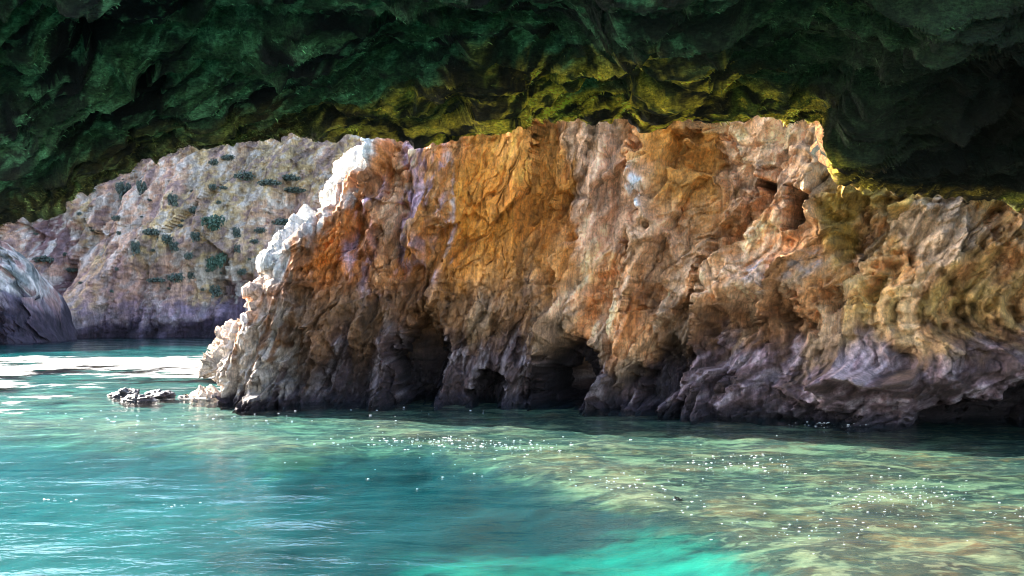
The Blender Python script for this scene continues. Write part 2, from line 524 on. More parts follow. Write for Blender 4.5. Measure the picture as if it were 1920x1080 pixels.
    apr = sstep(1150, 1500, u) * np.exp(-(axis / 62.0) ** 2)
    d += apr * np.interp(u, [1200, 1600, 1900], [0.6, 0.5, 0.25])
    ldg, _ = seg_dist(wu, wq, ((1560, 728), (1620, 712), (1680, 700)))
    d += 1.25 * np.exp(-(ldg / 15) ** 2)
    d += sstep(640, 790, q) * 0.3 * (1 - right)
    # crumbly toe below the nose
    toe = sstep(620, 720, q) * (1 - sstep(470, 640, u))
    d += toe * (ridged(P3(s1, s2, Y, (1.9, 0.7, 1.2), 51), 4, 0.6) * 0.55)
    amp = 0.25 + 0.75 * fr
    nose_amp = np.interp(q, NYr[::-1], [1, 1, .6, .5, .35, .35, .7, .9, 1, 1, 1][::-1])
    atn = sstep(0.0, 1.6, X - (XLc + 0.1))
    fine = ribs2 * 0.15 + fb * 0.2 + fc * 0.1 + (np.minimum(f4 - f3, 0.35) - 0.2) * 0.16 + ridged(P3(X, Y, Zg, 2.2, 57), 4, 0.6) * 0.14
    d = d * amp * (atn + (1 - atn) * 0.42 * nose_amp) + (1 - atn) * (fine * np.interp(q, [380, 500, 620], [0.12, 0.3, 0.9]) + fa * 0.3)
    d = d * (1 - 0.5 * cap)
    P = P + nn * d[..., None]

    # ---------------- colour (albedo)
    def mix(c, rgb, m):
        m = np.clip(m, 0, 1)[..., None]
        return c * (1 - m) + lin(rgb) * m
    wu = wu + 40 * (ra - 0.5) * (1 - right) + 26 * (rb - 0.5) + 12 * (rc - 0.5)
    wq = wq + 30 * (rb - 0.5) + 14 * (rc - 0.5)
    nz = fbm(P3(s1, s2, Y, (1.5, 0.32, 1), 60), 5, 0.6)
    nz2 = fbm(P3(s1, s2, Y, (3.8, 0.8, 3), 66), 4, 0.6)
    c = np.ones(P.shape) * lin((240, 172, 116))
    c = mix(c, (204, 128, 70), sstep(-0.1, 0.5, nz) * (1 - 0.5 * upper))
    c = mix(c, (244, 198, 156), sstep(0.15, 0.6, -nz))
    # left third: brown with orange
    c = mix(c, (170, 104, 60), 0.85 * sstep(800, 700, wu))
    c = mix(c, (214, 124, 52), ell(640, 470, 62, 110, 10, 1.0))
    c = mix(c, (196, 112, 48), ell(745, 300, 46, 70, 0, 0.8))
    c = mix(c, (120, 88, 62), ell(600, 570, 90, 50, 0, 0.7))
    c = mix(c, (228, 138, 48), ell(950, 370, 130, 190, 12, 1.0, 0.6))
    c = mix(c, (240, 164, 76), ell(1000, 280, 70, 90, 0, 0.6))
    c = mix(c, (222, 140, 50), ell(860, 430, 90, 170, 12, 0.75))
    c = mix(c, (214, 144, 66), ell(1010, 500, 170, 50, -10, 0.6))
    c = mix(c, (244, 188, 146), ell(1115, 350, 62, 160, 0, 1.0, 0.3))
    c = mix(c, (244, 188, 142), ell(1230, 430, 70, 110, 0, 0.7))
    c = mix(c, (222, 146, 62), ell(1290, 320, 70, 110, 14, 0.95))
    c = mix(c, (218, 160, 104), ell(1350, 430, 90, 60, 0, 0.6))
    c = mix(c, (244, 188, 142), ell(1385, 300, 45, 90, 20, 0.8))
    c = mix(c, (244, 190, 144), ell(1500, 300, 70, 110, -20, 0.9))
    c = mix(c, (180, 138, 100), ell(1250, 500, 60, 50, 0, 0.5))
    # right side ochre
    c = mix(c, (186, 156, 98), 0.8 * right * (0.6 + 0.6 * nz2))
    c = mix(c, (196, 160, 66), right * sstep(420, 360, wq) * 0.8)
    c = mix(c, (186, 150, 60), ell(1590, 420, 34, 100, 0, 0.8))
    c = mix(c, (198, 164, 132), ell(1765, 430, 92, 62, -18, 1.0, 0.25))
    c = mix(c, (196, 164, 92), ell(1750, 570, 190, 50, 0, 0.6) * sstep(-0.2, 0.3, nz))
    # pink and mauve veins
    for pts, wd, rgb in ((((715, 345), (700, 430), (692, 500), (700, 560)), 15, (214, 170, 176)),
                         (((700, 560), (720, 620), (735, 680)), 8, (190, 160, 150)),
                         (((840, 265), (808, 350), (786, 440), (796, 540)), 16, (212, 176, 184)),
                         (((865, 280), (850, 380), (830, 480)), 7, (226, 190, 176)),
                         (((790, 270), (790, 380), (785, 500)), 7, (190, 150, 160)),
                         (((1195, 340), (1190, 370), (1205, 390)), 11, (250, 246, 244)),
                         (((1430, 520), (1480, 505), (1540, 480)), 13, (190, 172, 170))):
        dist, tt = seg_dist(wu, wq, pts)
        c = mix(c, rgb, np.exp(-(dist / wd) ** 2) * sstep(-0.35, 0.2, nz2 + 0.5 * (rb - 0.4)))
    # brown stain band and wet purple foot
    bandy = wq + 40 * nz
    edge = np.interp(u, [400, 600, 800, 1000, 1150, 1300, 1500, 1700, 1920, 2300], [640, 590, 545, 540, 600, 560, 590, 640, 610, 590])
    c = mix(c, (118, 90, 66), 0.7 * sstep(-45, 25, bandy - edge) * (1 - ell(1160, 610, 60, 90)))
    foot = np.interp(u, [400, 600, 800, 1000, 1150, 1300, 1500, 1700, 1920, 2300], [690, 650, 640, 620, 670, 640, 640, 650, 640, 600])
    fm = sstep(-25, 45, bandy - foot)
    c = mix(c, (80, 62, 66), 0.92 * fm)
    c = mix(c, (134, 108, 116), 0.75 * fm * sstep(1150, 1350, u) * sstep(-0.45, 0.25, nz2))
    c = mix(c, (176, 160, 164), 0.5 * fm * sstep(0.1, 0.5, nz2))
    c = mix(c, (204, 188, 174), 0.8 * sstep(610, 500, u) * sstep(500, 620, q) * sstep(-0.4, 0.2, nz2))
    c = mix(c, (56, 44, 52), sstep(0.34, 0.12, Zg + 0.12 * nz2))
    # sunlit rim of the nose painted white into its colour
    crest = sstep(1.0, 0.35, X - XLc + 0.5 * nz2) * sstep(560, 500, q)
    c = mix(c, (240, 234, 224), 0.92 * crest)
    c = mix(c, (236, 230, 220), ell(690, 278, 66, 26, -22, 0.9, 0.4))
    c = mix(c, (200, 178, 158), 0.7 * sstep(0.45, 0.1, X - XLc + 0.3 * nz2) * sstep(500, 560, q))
    c = mix(c, (38, 28, 34), 0.9 * hole_dark * np.maximum(sstep(600, 650, q + 20 * nz), sstep(450, 430, q)))  # algae stain in the foot hollows, painted shade in the upper holes
    c = c * (1 + 0.30 * nz2 + 0.30 * (ra - 0.5) + 0.30 * (rb - 0.5) + 0.15 * (rc - 0.5))[..., None]
    # colour darker along cracks and cell edges
    crk = sstep(0.10, 0.0, f2 - f1)
    c = c * (1 - 0.35 * crk * (1 - smooth_zone))[..., None]
    c = c * (1 - 0.45 * crack)[..., None]
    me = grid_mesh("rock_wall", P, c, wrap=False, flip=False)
    return me


wall = link("rock_wall", build_wall(), M_WALL)
tag(wall, "tall orange and pink sandstone rock wall with dark purple hollows rising from the water", "rock wall")

# ================================================================== CAVE ROOF
LX = [-900, -500, -200, 0, 60, 110, 160, 200, 240, 270, 310, 350, 385, 420, 470, 520, 560, 640, 700, 760, 800, 840, 880, 930, 960, 985, 1040, 1080, 1130, 1150, 1175, 1200, 1240, 1262, 1290, 1340, 1400, 1450, 1490, 1520, 1545, 1560, 1585, 1620, 1700, 1800, 1860, 1920, 2200, 2700]
LY = [520, 465, 440, 424, 400, 386, 352, 330, 312, 292, 284, 268, 268, 280, 262, 264, 256, 252, 258, 256, 270, 268, 256, 244, 226, 214, 220, 222, 226, 222, 212, 240, 248, 236, 222, 236, 222, 216, 222, 226, 240, 290, 335, 352, 360, 362, 366, 388, 450, 640]
LD = 12.0


def lip_d(X):
    return LD + 1.6 * sstep(4.0, 7.0, X)


def build_roof():
    cols, r_under, r_out, r_near, r_top = 1100, 330, 60, 50, 20
    X = np.linspace(-14, 15, cols)
    px = 960 + X / lip_d(X) * F
    ly = np.interp(px, LX, LY)
    ly = np.convolve(np.pad(ly, 4, 'edge'), np.ones(9) / 9, 'valid')
    D = lip_d(X)
    zl = CH + (HY - ly) / F * D
    rows = []
    jag = np.linspace(0, 1, r_out, endpoint=False)
    # outer face: from top down to lip (facing the sun side)
    for s in jag:
        rows.append((D + 0.45 * (1 - s) ** 0.7, (zl + 1.2) * (1 - s) + zl * s))
    near_y = 7.8
    for s in np.linspace(0, 1, r_under, endpoint=False):
        yy = D + (near_y - D) * s
        py = ly + (-70 - ly) * s ** 0.85
        rows.append((yy, CH + (HY - py) / F * yy))
    zn = CH + (HY + 70) / F * near_y
    for s in np.linspace(0, 1, r_near, endpoint=False):
        rows.append((near_y - 0.4 * np.sin(s * math.pi / 2) + 0 * X, zn + 0.7 * s + 0 * X))
    for s in np.linspace(0, 1, r_top):
        rows.append(((near_y - 0.4) + (D + 0.45 - near_y + 0.4) * s, (zn + 0.7) * (1 - s) + (zl + 1.2) * s + 0.25 * math.sin(s * math.pi)))
    Y = np.array([r[0] for r in rows])
    Z = np.array([r[1] for r in rows])
    Xg = np.repeat(X[None, :], len(rows), 0)
    P = np.stack([Xg, Y, Z], -1)
    N = grid_normals(P)
    under_mid = N[r_out + r_under // 2, cols // 2]
    if under_mid[2] > 0:
        N = -N
    lipw = np.abs(np.arange(len(rows)) - r_out)[:, None] / r_under   # 0 at the lip
    keep = sstep(0.0, 0.12, lipw)
    # layered, draped relief: folds run across and down to the left
    s1 = Xg - 0.35 * Y
    s2 = Y + 0.33 * Xg + 0.25 * fbm(P3(Xg, Y, Z, 0.8, 70), 3)
    wv = 0.3 * fbm(P3(Xg, Y, Z, 0.6, 71), 3)
    d = ridged(P3(s1 + wv, s2 + wv, 0 * Y, (0.2, 1.0, 0.5), 72), 4, 0.5) * 0.42
    d += fbm(P3(Xg, Y, Z, 0.45, 73), 4) * 0.4
    fra, rra = facets(P3(s1 + wv, s2 + wv, 0 * Y, (0.32, 1.6, 1), 74))
    frb, rrb = facets(P3(s1 + 0.4 * wv, s2, 0 * Y, (0.9, 4.0, 1), 76))
    d += fra * 0.24 + frb * 0.10
    d += ridged(P3(s1, s2 + wv, 0 * Y, (0.5, 3.0, 2.0), 75), 4, 0.6) * 0.13
    d += ridged(P3(s1, s2, 0 * Y, (2.6, 9, 6), 77), 3, 0.65) * 0.035
    # hanging buttress folds on the right (the far-right hollow is only painted dark)
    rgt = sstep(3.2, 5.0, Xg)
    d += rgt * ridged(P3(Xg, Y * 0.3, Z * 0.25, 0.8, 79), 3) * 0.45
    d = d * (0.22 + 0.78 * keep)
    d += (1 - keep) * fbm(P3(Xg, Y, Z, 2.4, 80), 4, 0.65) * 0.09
    P = P + N * d[..., None]
    # colour
    nz = fbm(P3(s1, s2, 0 * Y, (0.55, 2.4, 1.2), 81), 5, 0.65)
    nz2 = fbm(P3(s1, s2, 0 * Y, (2.2, 9, 5), 83), 4, 0.65)

    def mix(c, rgb, m):
        m = np.clip(m, 0, 1)[..., None]
        return c * (1 - m) + lin(rgb) * m
    c = np.ones(P.shape) * lin((36, 52, 34))
    c = mix(c, (62, 98, 58), sstep(0.0, 0.5, nz) * 0.8)
    c = mix(c, (8, 10, 9), sstep(-0.05, 0.3, -nz))
    c = mix(c, (44, 60, 34), sstep(-1.0, 4.0, Xg) * 0.6)
    c = mix(c, (12, 18, 14), sstep(3.8, 6.0, Xg + 0.8 * nz) * 0.94)  # shade of the far-right recess painted near-black
    c = mix(c, (92, 140, 96), sstep(0.15, 0.5, nz2) * 0.6 * sstep(3.5, 1.0, Xg))
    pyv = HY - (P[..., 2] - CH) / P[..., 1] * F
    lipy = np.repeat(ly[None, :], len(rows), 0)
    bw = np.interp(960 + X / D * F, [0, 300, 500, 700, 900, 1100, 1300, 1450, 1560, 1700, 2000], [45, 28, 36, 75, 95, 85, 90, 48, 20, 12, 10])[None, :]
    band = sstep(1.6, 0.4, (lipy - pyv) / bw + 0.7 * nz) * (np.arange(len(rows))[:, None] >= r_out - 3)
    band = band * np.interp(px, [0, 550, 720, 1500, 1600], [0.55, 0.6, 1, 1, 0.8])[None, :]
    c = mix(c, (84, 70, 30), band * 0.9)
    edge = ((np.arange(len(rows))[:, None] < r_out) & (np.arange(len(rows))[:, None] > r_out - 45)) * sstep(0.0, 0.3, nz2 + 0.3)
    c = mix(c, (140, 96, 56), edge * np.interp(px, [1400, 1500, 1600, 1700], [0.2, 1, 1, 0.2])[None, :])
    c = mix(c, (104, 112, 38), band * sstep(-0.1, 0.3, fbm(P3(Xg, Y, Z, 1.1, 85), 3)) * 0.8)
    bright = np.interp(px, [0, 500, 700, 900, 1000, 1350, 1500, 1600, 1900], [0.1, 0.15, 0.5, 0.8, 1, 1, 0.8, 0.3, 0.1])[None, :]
    c = mix(c, (244, 202, 62), band * bright * sstep(-0.15, 0.35, nz2 + 0.5 * nz) * 0.9)  # golden bounce light on the rim painted over its yellowish moss
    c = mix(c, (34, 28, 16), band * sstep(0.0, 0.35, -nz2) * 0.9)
    c = c * (1 + 0.4 * nz2 + 0.5 * (rra - 0.5) + 0.5 * (rrb - 0.5))[..., None]
    return grid_mesh("cave_roof", P, c), P, c, r_out, r_under


roof_me, RP, RC, R0, RU = build_roof()
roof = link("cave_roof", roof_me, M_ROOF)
tag(roof, "dark green mossy rock roof of the sea cave arching overhead with yellow lit rim", "cave roof")


def build_moss():
    """shaggy tufts of moss and fern growing all over the underside and the rim"""
    n = 150000
    r = RNG.integers(R0 - 6, R0 + RU - 8, n)
    nr = int(n * 0.3)
    r[:nr] = R0 + np.abs(RNG.normal(0, 16, nr)).astype(int) - 3
    cidx = RNG.integers(5, RP.shape[1] - 6, n)
    base = RP[r, cidx]
    du = RP[r, cidx + 3] - RP[r, cidx - 3]
    dv = RP[r + 3, cidx] - RP[r - 3, cidx]
    nn = np.cross(du, dv)
    nn /= np.linalg.norm(nn, axis=1)[:, None] + 1e-9
    if nn[:, 2].mean() > 0:
        nn = -nn
    keep = fbm(base * np.array([1.2, 1.2, 2.0]), 3) > -0.18
    base, nn, r, cidx = base[keep], nn[keep], r[keep], cidx[keep]
    n = len(base)
    L = RNG.uniform(0.015, 0.045, n) * np.where(RNG.random(n) < 0.06, 1.8, 1)
    W = L * RNG.uniform(0.05, 0.13, n)
    dr = RNG.normal(size=(n, 3)) * 0.45 + nn * 0.35 + np.array([0.9, 0, 0.25])
    dr /= np.linalg.norm(dr, axis=1)[:, None]
    sd_ = np.cross(dr, RNG.normal(size=(n, 3)))
    sd_ /= np.linalg.norm(sd_, axis=1)[:, None]
    a = base - dr * 0.01
    m = base + dr * (L * 0.5)[:, None]
    t = base + dr * L[:, None] + np.array([0, 0, -1]) * (L * 0.3)[:, None]
    V = np.stack([a, m + sd_ * W[:, None], t, m - sd_ * W[:, None]], 1).reshape(-1, 3)
    Q = np.arange(n * 4).reshape(n, 4)
    cc = RC[r, cidx][:, :3] * RNG.uniform(0.8, 4.0, (n, 1))
    return raw_mesh("moss", V, Q, np.repeat(cc, 4, 0), False)


moss_m = rock_mat("moss_leaves", 3.0, 0.002, 0.8, 0.2, 0.2)
moss = link("moss", build_moss(), moss_m)
tag(moss, "shaggy green and yellow moss covering the cave roof", "moss", kind="stuff")

# ================================================================== SEA BED AND WATER
def spaced(lo, hi, n, k, c):
    """sample positions that crowd around c"""
    a, b = np.arcsinh((lo - c) / k), np.arcsinh((hi - c) / k)
    return c + k * np.sinh(np.linspace(a, b, n))


POOL = [(-900, 800), (0, 812), (250, 818), (430, 822), (520, 838), (640, 834), (800, 830), (900, 852), (1000, 884), (1120, 910), (1230, 950), (1330, 990), (1480, 1050), (1700, 1180), (2200, 1400)]


def bed_z(X, Y):
    hb = CH + 0.15
    Ys = np.maximum(Y, 0.8)
    px = 960 + X / Ys * F
    edge = np.interp(px, [p[0] for p in POOL], [p[1] for p in POOL])
    Ye = hb * F / (edge - HY)          # distance of the shelf edge along this sight line
    wob = 0.7 * fbm(P3(X, Y, 0 * X, 0.35, 91), 4)
    s = (Ye - Y) + wob                  # >0 inside the pool
    pool = sstep(-0.3, 3.0, s)
    zs = -0.15 + 0.03 * fbm(P3(X, Y, 0 * X, 0.5, 93), 4) + 0.015 * ridged(P3(X, Y, 0 * X, 1.1, 95), 4)
    zp = -0.50 + 0.05 * sstep(1.0, 5.0, s)
    z = zs * (1 - pool) + zp * pool
    # open sea: sandy and deeper far out
    far = sstep(24, 50, Y) * sstep(-4.0, -10.0, X + 0.1 * Y)
    z = z * (1 - far) + (-0.16) * far
    return z, pool, far, s


def build_bed():
    X = np.concatenate([[-400, -200], spaced(-90, 60, 700, 5.0, 1.0), [200, 400]])
    Y = np.concatenate([[-60, -20, -6], spaced(0, 100, 600, 5.0, 10.0), [180, 500]])
    Xg, Yg = np.meshgrid(X, Y)
    z, pool, far, s = bed_z(Xg, Yg)
    f1, f2 = worley(P3(Xg, Yg, 0 * Xg, 0.9, 101))
    rocks = sstep(0.6, 0.2, f1)
    near = sstep(40, 25, Yg)
    z = z + (rocks * 0.03 + 0.01 * ridged(P3(Xg, Yg, 0 * Xg, 3.5, 103), 3)) * (1 - pool) * near
    z = z + 0.05 * fbm(P3(Xg, Yg, 0 * Xg, 0.8, 105), 3) * pool
    z = np.minimum(z, -0.08)
    P = np.stack([Xg, Yg, z], -1)

    def mix(c, rgb, m):
        m = np.clip(m, 0, 1)[..., None]
        return c * (1 - m) + lin(rgb) * m
    a = fbm(P3(Xg, Yg, 0 * Xg, (0.4, 0.8, 1), 107), 5, 0.62)
    b = fbm(P3(Xg, Yg, 0 * Xg, (1.2, 2.6, 1), 109), 5, 0.65)
    c = np.ones(P.shape) * lin((150, 96, 54))
    c = mix(c, (176, 122, 74), sstep(0.0, 0.4, a + 0.5 * b))
    c = mix(c, (96, 72, 40), sstep(0.0, 0.35, -a - 0.4 * b) * 0.8)
    gr = sstep(9, -3, Xg) * sstep(24, 12, Yg)
    c = mix(c, (92, 108, 62), 0.35 * gr)
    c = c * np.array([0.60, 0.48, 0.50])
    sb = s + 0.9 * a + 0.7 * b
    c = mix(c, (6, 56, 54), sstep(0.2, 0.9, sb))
    c = mix(c, (44, 32, 38), sstep(0.3, 0.9, sb) * sstep(4.4, 3.2, sb) * sstep(-2.6, -3.4, Xg + 0.8 * a) * sstep(-9.5, -7.5, Xg) * 0.8)  # mauve reflection of the cliff painted into the bed colour
    c = mix(c, (2, 10, 22), sstep(0.3, 0.8, sb) * sstep(8.2, 9.0, Yg + 0.5 * a) * sstep(-3.9, -3.2, Xg + 0.8 * a + 0.5 * b) * 0.97)  # shaded zone of the pool painted dark on the bed
    c = mix(c, (36, 118, 94), sstep(9.7, 8.9, Yg + 0.6 * a + 0.5 * b - 0.25 * Xg) * sstep(-2.6, -0.9, Xg + 0.5 * b) * sstep(0.5, 1.2, sb) * (0.7 + 0.6 * b))  # sunlit turquoise glow painted onto the near pool bed
    c = mix(c, (84, 88, 70), far)
    c = mix(c, (110, 84, 60), sstep(40, 25, Yg) * sstep(17, 22, Yg) * 0.5)
    al = (1 - sstep(-0.2, 1.6, s + 0.5 * b)) * (1 - 0.9 * far)
    c = np.concatenate([c, al[..., None]], -1)
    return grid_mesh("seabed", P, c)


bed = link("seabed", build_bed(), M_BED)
tag(bed, kind="structure")


def wave_h(X, Y):
    h = 0.030 * np.sin(0.9 * X + 1.5 * Y + 1.2 * perlin(P3(X, Y, 0 * X, 0.2, 111)))
    h = h + 0.05 * fbm(P3(X, Y, 0 * X, (0.35, 0.7, 1), 113), 3, 0.5)
    h = h + 0.016 * perlin(P3(X, Y, 0 * X, (1.3, 2.4, 1), 115))
    return h * np.interp(Y, [0, 15, 60], [0.45, 0.45, 0.6])


def water_mat():
    m, N, L = new_mat("sea_water")
    for n in list(N):
        if n.type != 'OUTPUT_MATERIAL': N.remove(n)
    out = [n for n in N if n.type == 'OUTPUT_MATERIAL'][0]
    tc = N.new("ShaderNodeTexCoord")
    def noise(scale, det, rough, sx, sy, dist=0.0):
        mp = N.new("ShaderNodeMapping"); mp.inputs['Scale'].default_value = (sx, sy, 1); mp.inputs['Rotation'].default_value = (0, 0, 0.18)
        L.new(tc.outputs['Object'], mp.inputs[0])
        n = N.new("ShaderNodeTexNoise"); n.inputs['Scale'].default_value = scale; n.inputs['Detail'].default_value = det
        n.inputs['Roughness'].default_value = rough; n.inputs['Distortion'].default_value = dist
        L.new(mp.outputs[0], n.inputs['Vector'])
        return n
    n1 = noise(1.6, 4, 0.55, 0.7, 1.5, 0.6)
    n2 = noise(7.0, 3, 0.6, 0.8, 1.4, 0.3)
    b1 = N.new("ShaderNodeBump"); b1.inputs['Strength'].default_value = 1.0; b1.inputs['Distance'].default_value = 0.022
    L.new(n1.outputs['Fac'], b1.inputs['Height'])
    b2 = N.new("ShaderNodeBump"); b2.inputs['Strength'].default_value = 1.0; b2.inputs['Distance'].default_value = 0.006
    L.new(n2.outputs['Fac'], b2.inputs['Height']); L.new(b1.outputs[0], b2.inputs['Normal'])
    # the same reflectance whichever side the light meets the surface from (the sheet does not bend rays)
    ge = N.new("ShaderNodeNewGeometry")
    io = N.new("ShaderNodeMapRange"); io.inputs[3].default_value = 1.33; io.inputs[4].default_value = 1 / 1.33
    L.new(ge.outputs['Backfacing'], io.inputs[0])
    fr = N.new("ShaderNodeFresnel"); L.new(io.outputs[0], fr.inputs['IOR'])
    L.new(b2.outputs[0], fr.inputs['Normal'])
    tr = N.new("ShaderNodeBsdfTransparent"); tr.inputs[0].default_value = (0.97, 0.99, 0.99, 1)
    gl = N.new("ShaderNodeBsdfGlossy"); gl.inputs['Roughness'].default_value = 0.04
    L.new(b2.outputs[0], gl.inputs['Normal'])
    mx = N.new("ShaderNodeMixShader")
    L.new(fr.outputs[0], mx.inputs[0]); L.new(tr.outputs[0], mx.inputs[1]); L.new(gl.outputs[0], mx.inputs[2])
    L.new(mx.outputs[0], out.inputs['Surface'])
    va = N.new("ShaderNodeVolumeAbsorption")
    va.inputs['Color'].default_value = (0.26, 0.86, 0.90, 1)
    va.inputs['Density'].default_value = 1.2
    L.new(va.outputs[0], out.inputs['Volume'])
    return m


def build_water():
    X = np.concatenate([[-390, -190], spaced(-90, 60, 420, 9.0, 0.0), [190, 390]])
    Y = np.concatenate([[-58, -20, -6], spaced(0, 100, 560, 7.0, 9.0), [180, 480]])
    Xg, Yg = np.meshgrid(X, Y)
    Z = wave_h(Xg, Yg)
    Z[[0, -1], :] = 0; Z[:, [0, -1]] = 0
    top = np.stack([Xg, Yg, Z], -1)
    R, K, _ = top.shape
    V = list(top.reshape(-1, 3))
    nb = len(V)
    bot = [(X[0], Y[0], -4.0), (X[-1], Y[0], -4.0), (X[-1], Y[-1], -4.0), (X[0], Y[-1], -4.0)]
    me = grid_mesh("sea", top)
    import bmesh
    bm = bmesh.new(); bm.from_mesh(me)
    bm.verts.ensure_lookup_table()
    bv = [bm.verts.new(p) for p in bot]
    bm.verts.ensure_lookup_table()
    loop0 = [bm.verts[k] for k in range(K)]
    loop1 = [bm.verts[(R - 1) * K + k] for k in range(K)]
    left = [bm.verts[r * K] for r in range(R)]
    right = [bm.verts[r * K + K - 1] for r in range(R)]
    bm.faces.new(loop0[::-1] + [bv[0], bv[1]])
    bm.faces.new(loop1 + [bv[2], bv[3]])
    bm.faces.new(left + [bv[3], bv[0]])
    bm.faces.new(right[::-1] + [bv[1], bv[2]])
    bm.faces.new(bv[::-1])
    bmesh.ops.recalc_face_normals(bm, faces=bm.faces)
    bm.to_mesh(me); bm.free()
    return me


sea = link("sea", build_water(), water_mat())
tag(sea, kind="structure")


# ---- churned foam round the rock foot, with sun glare painted as foam
def foam_mat():
    m, N, L = new_mat("foam_and_glare")
    b = N["Principled BSDF"]; out = [n for n in N if n.type == 'OUTPUT_MATERIAL'][0]
    b.inputs['Base Color'].default_value = (0.40, 0.385, 0.36, 1); b.inputs['Roughness'].default_value = 0.6
    at = N.new("ShaderNodeVertexColor"); at.layer_name = "rock_color"
    tc = N.new("ShaderNodeTexCoord")
    mp = N.new("ShaderNodeMapping"); mp.inputs['Scale'].default_value = (0.5, 0.45, 1)
    L.new(tc.outputs['Object'], mp.inputs[0])
    n = N.new("ShaderNodeTexNoise"); n.inputs['Scale'].default_value = 1.3; n.inputs['Detail'].default_value = 12; n.inputs['Roughness'].default_value = 0.72; n.inputs['Distortion'].default_value = 1.0
    L.new(mp.outputs[0], n.inputs['Vector'])
    ad = N.new("ShaderNodeMath"); ad.operation = 'ADD'
    sp = N.new("ShaderNodeSeparateColor"); L.new(at.outputs['Color'], sp.inputs[0])
    mp2 = N.new("ShaderNodeMapping"); mp2.inputs['Scale'].default_value = (0.8, 1.9, 1)
    L.new(tc.outputs['Object'], mp2.inputs[0])
    nb = N.new("ShaderNodeTexNoise"); nb.inputs['Scale'].default_value = 1.6; nb.inputs['Detail'].default_value = 8; nb.inputs['Roughness'].default_value = 0.7; nb.inputs['Distortion'].default_value = 0.6
    L.new(mp2.outputs[0], nb.inputs['Vector'])
    av = N.new("ShaderNodeMix"); av.inputs[0].default_value = 0.6
    L.new(n.outputs['Fac'], av.inputs[2]); L.new(nb.outputs['Fac'], av.inputs[3])
    L.new(av.outputs[0], ad.inputs[0]); L.new(sp.outputs[0], ad.inputs[1])
    r = N.new("ShaderNodeMapRange"); r.inputs[1].default_value = 0.99; r.inputs[2].default_value = 1.14
    L.new(ad.outputs[0], r.inputs[0])
    tr = N.new("ShaderNodeBsdfTransparent"); mx = N.new("ShaderNodeMixShader")
    L.new(r.outputs[0], mx.inputs[0]); L.new(tr.outputs[0], mx.inputs[1]); L.new(b.outputs[0], mx.inputs[2])
    L.new(mx.outputs[0], out.inputs['Surface'])
    return m


def build_foam():
    X = np.linspace(-38, -2.5, 480)
    Y = np.linspace(12.5, 52, 480)
    Xg, Yg = np.meshgrid(X, Y)
    px = 960 + Xg / Yg * F
    py = HY + CH / Yg * F
    cov = np.interp(py, [650, 664, 675, 700, 712, 722, 735, 750, 762, 790, 800, 840, 850], [0, 0.25, 0.60, 0.60, 0.50, 0.44, 0.54, 0.52, 0.38, 0.34, 0.30, 0.0, 0.0])
    cov = cov * sstep(-400, -50, px)
    cov = cov * np.interp(py, [700, 760, 850], [1, 1, 1]) * (1 - sstep(430, 620, px) * sstep(752, 775, py) * 0.4) * sstep(760, 560, px)
    dark = np.exp(-(((px - 330) / 190) ** 2 + ((py - 772) / 16) ** 2))
    cov = cov * (1 - 0.8 * dark) + 0.34 * fbm(P3(Xg, Yg, 0 * Xg, (0.16, 0.20, 1), 121), 5, 0.7) * sstep(0, 0.3, cov)
    cov = np.clip(cov, 0.0, 0.9)
    Z = wave_h(Xg, Yg) + 0.03
    c = np.repeat(cov[..., None], 3, -1)
    return grid_mesh("foam_and_glare", np.stack([Xg, Yg, Z], -1), c)


def build_patches():  # pale patches stand for foam and for rippled reflections
    X = np.linspace(-6.5, 1.2, 260)
    Y = np.linspace(6.4, 14, 300)
    Xg, Yg = np.meshgrid(X, Y)
    px = 960 + Xg / Yg * F
    py = HY + CH / Yg * F
    cov = np.zeros_like(Xg)
    for cx, cy, rx, ry in ((600, 918, 30, 6), (540, 916, 26, 5), (690, 914, 18, 4), (575, 953, 66, 4), (480, 900, 40, 14), (485, 955, 30, 12), (490, 1030, 34, 9),
                           (592, 1045, 46, 15), (682, 1048, 20, 7), (590, 1003, 42, 13), (500, 985, 16, 26), (380, 1074, 42, 8), (205, 1020, 34, 5), (240, 1048, 30, 4),
                           (360, 940, 50, 5), (190, 875, 60, 5), (50, 905, 50, 5), (430, 978, 30, 4), (640, 1075, 60, 10), (110, 1068, 40, 6)):
        cov = np.maximum(cov, 1 - sstep(0.4, 1.3, np.hypot((px - cx) / rx, (py - cy) / ry)))
    c = np.repeat((cov * 0.42)[..., None], 3, -1)
    return grid_mesh("foam_and_glare", np.stack([Xg, Yg, wave_h(Xg, Yg) + 0.012], -1), c)


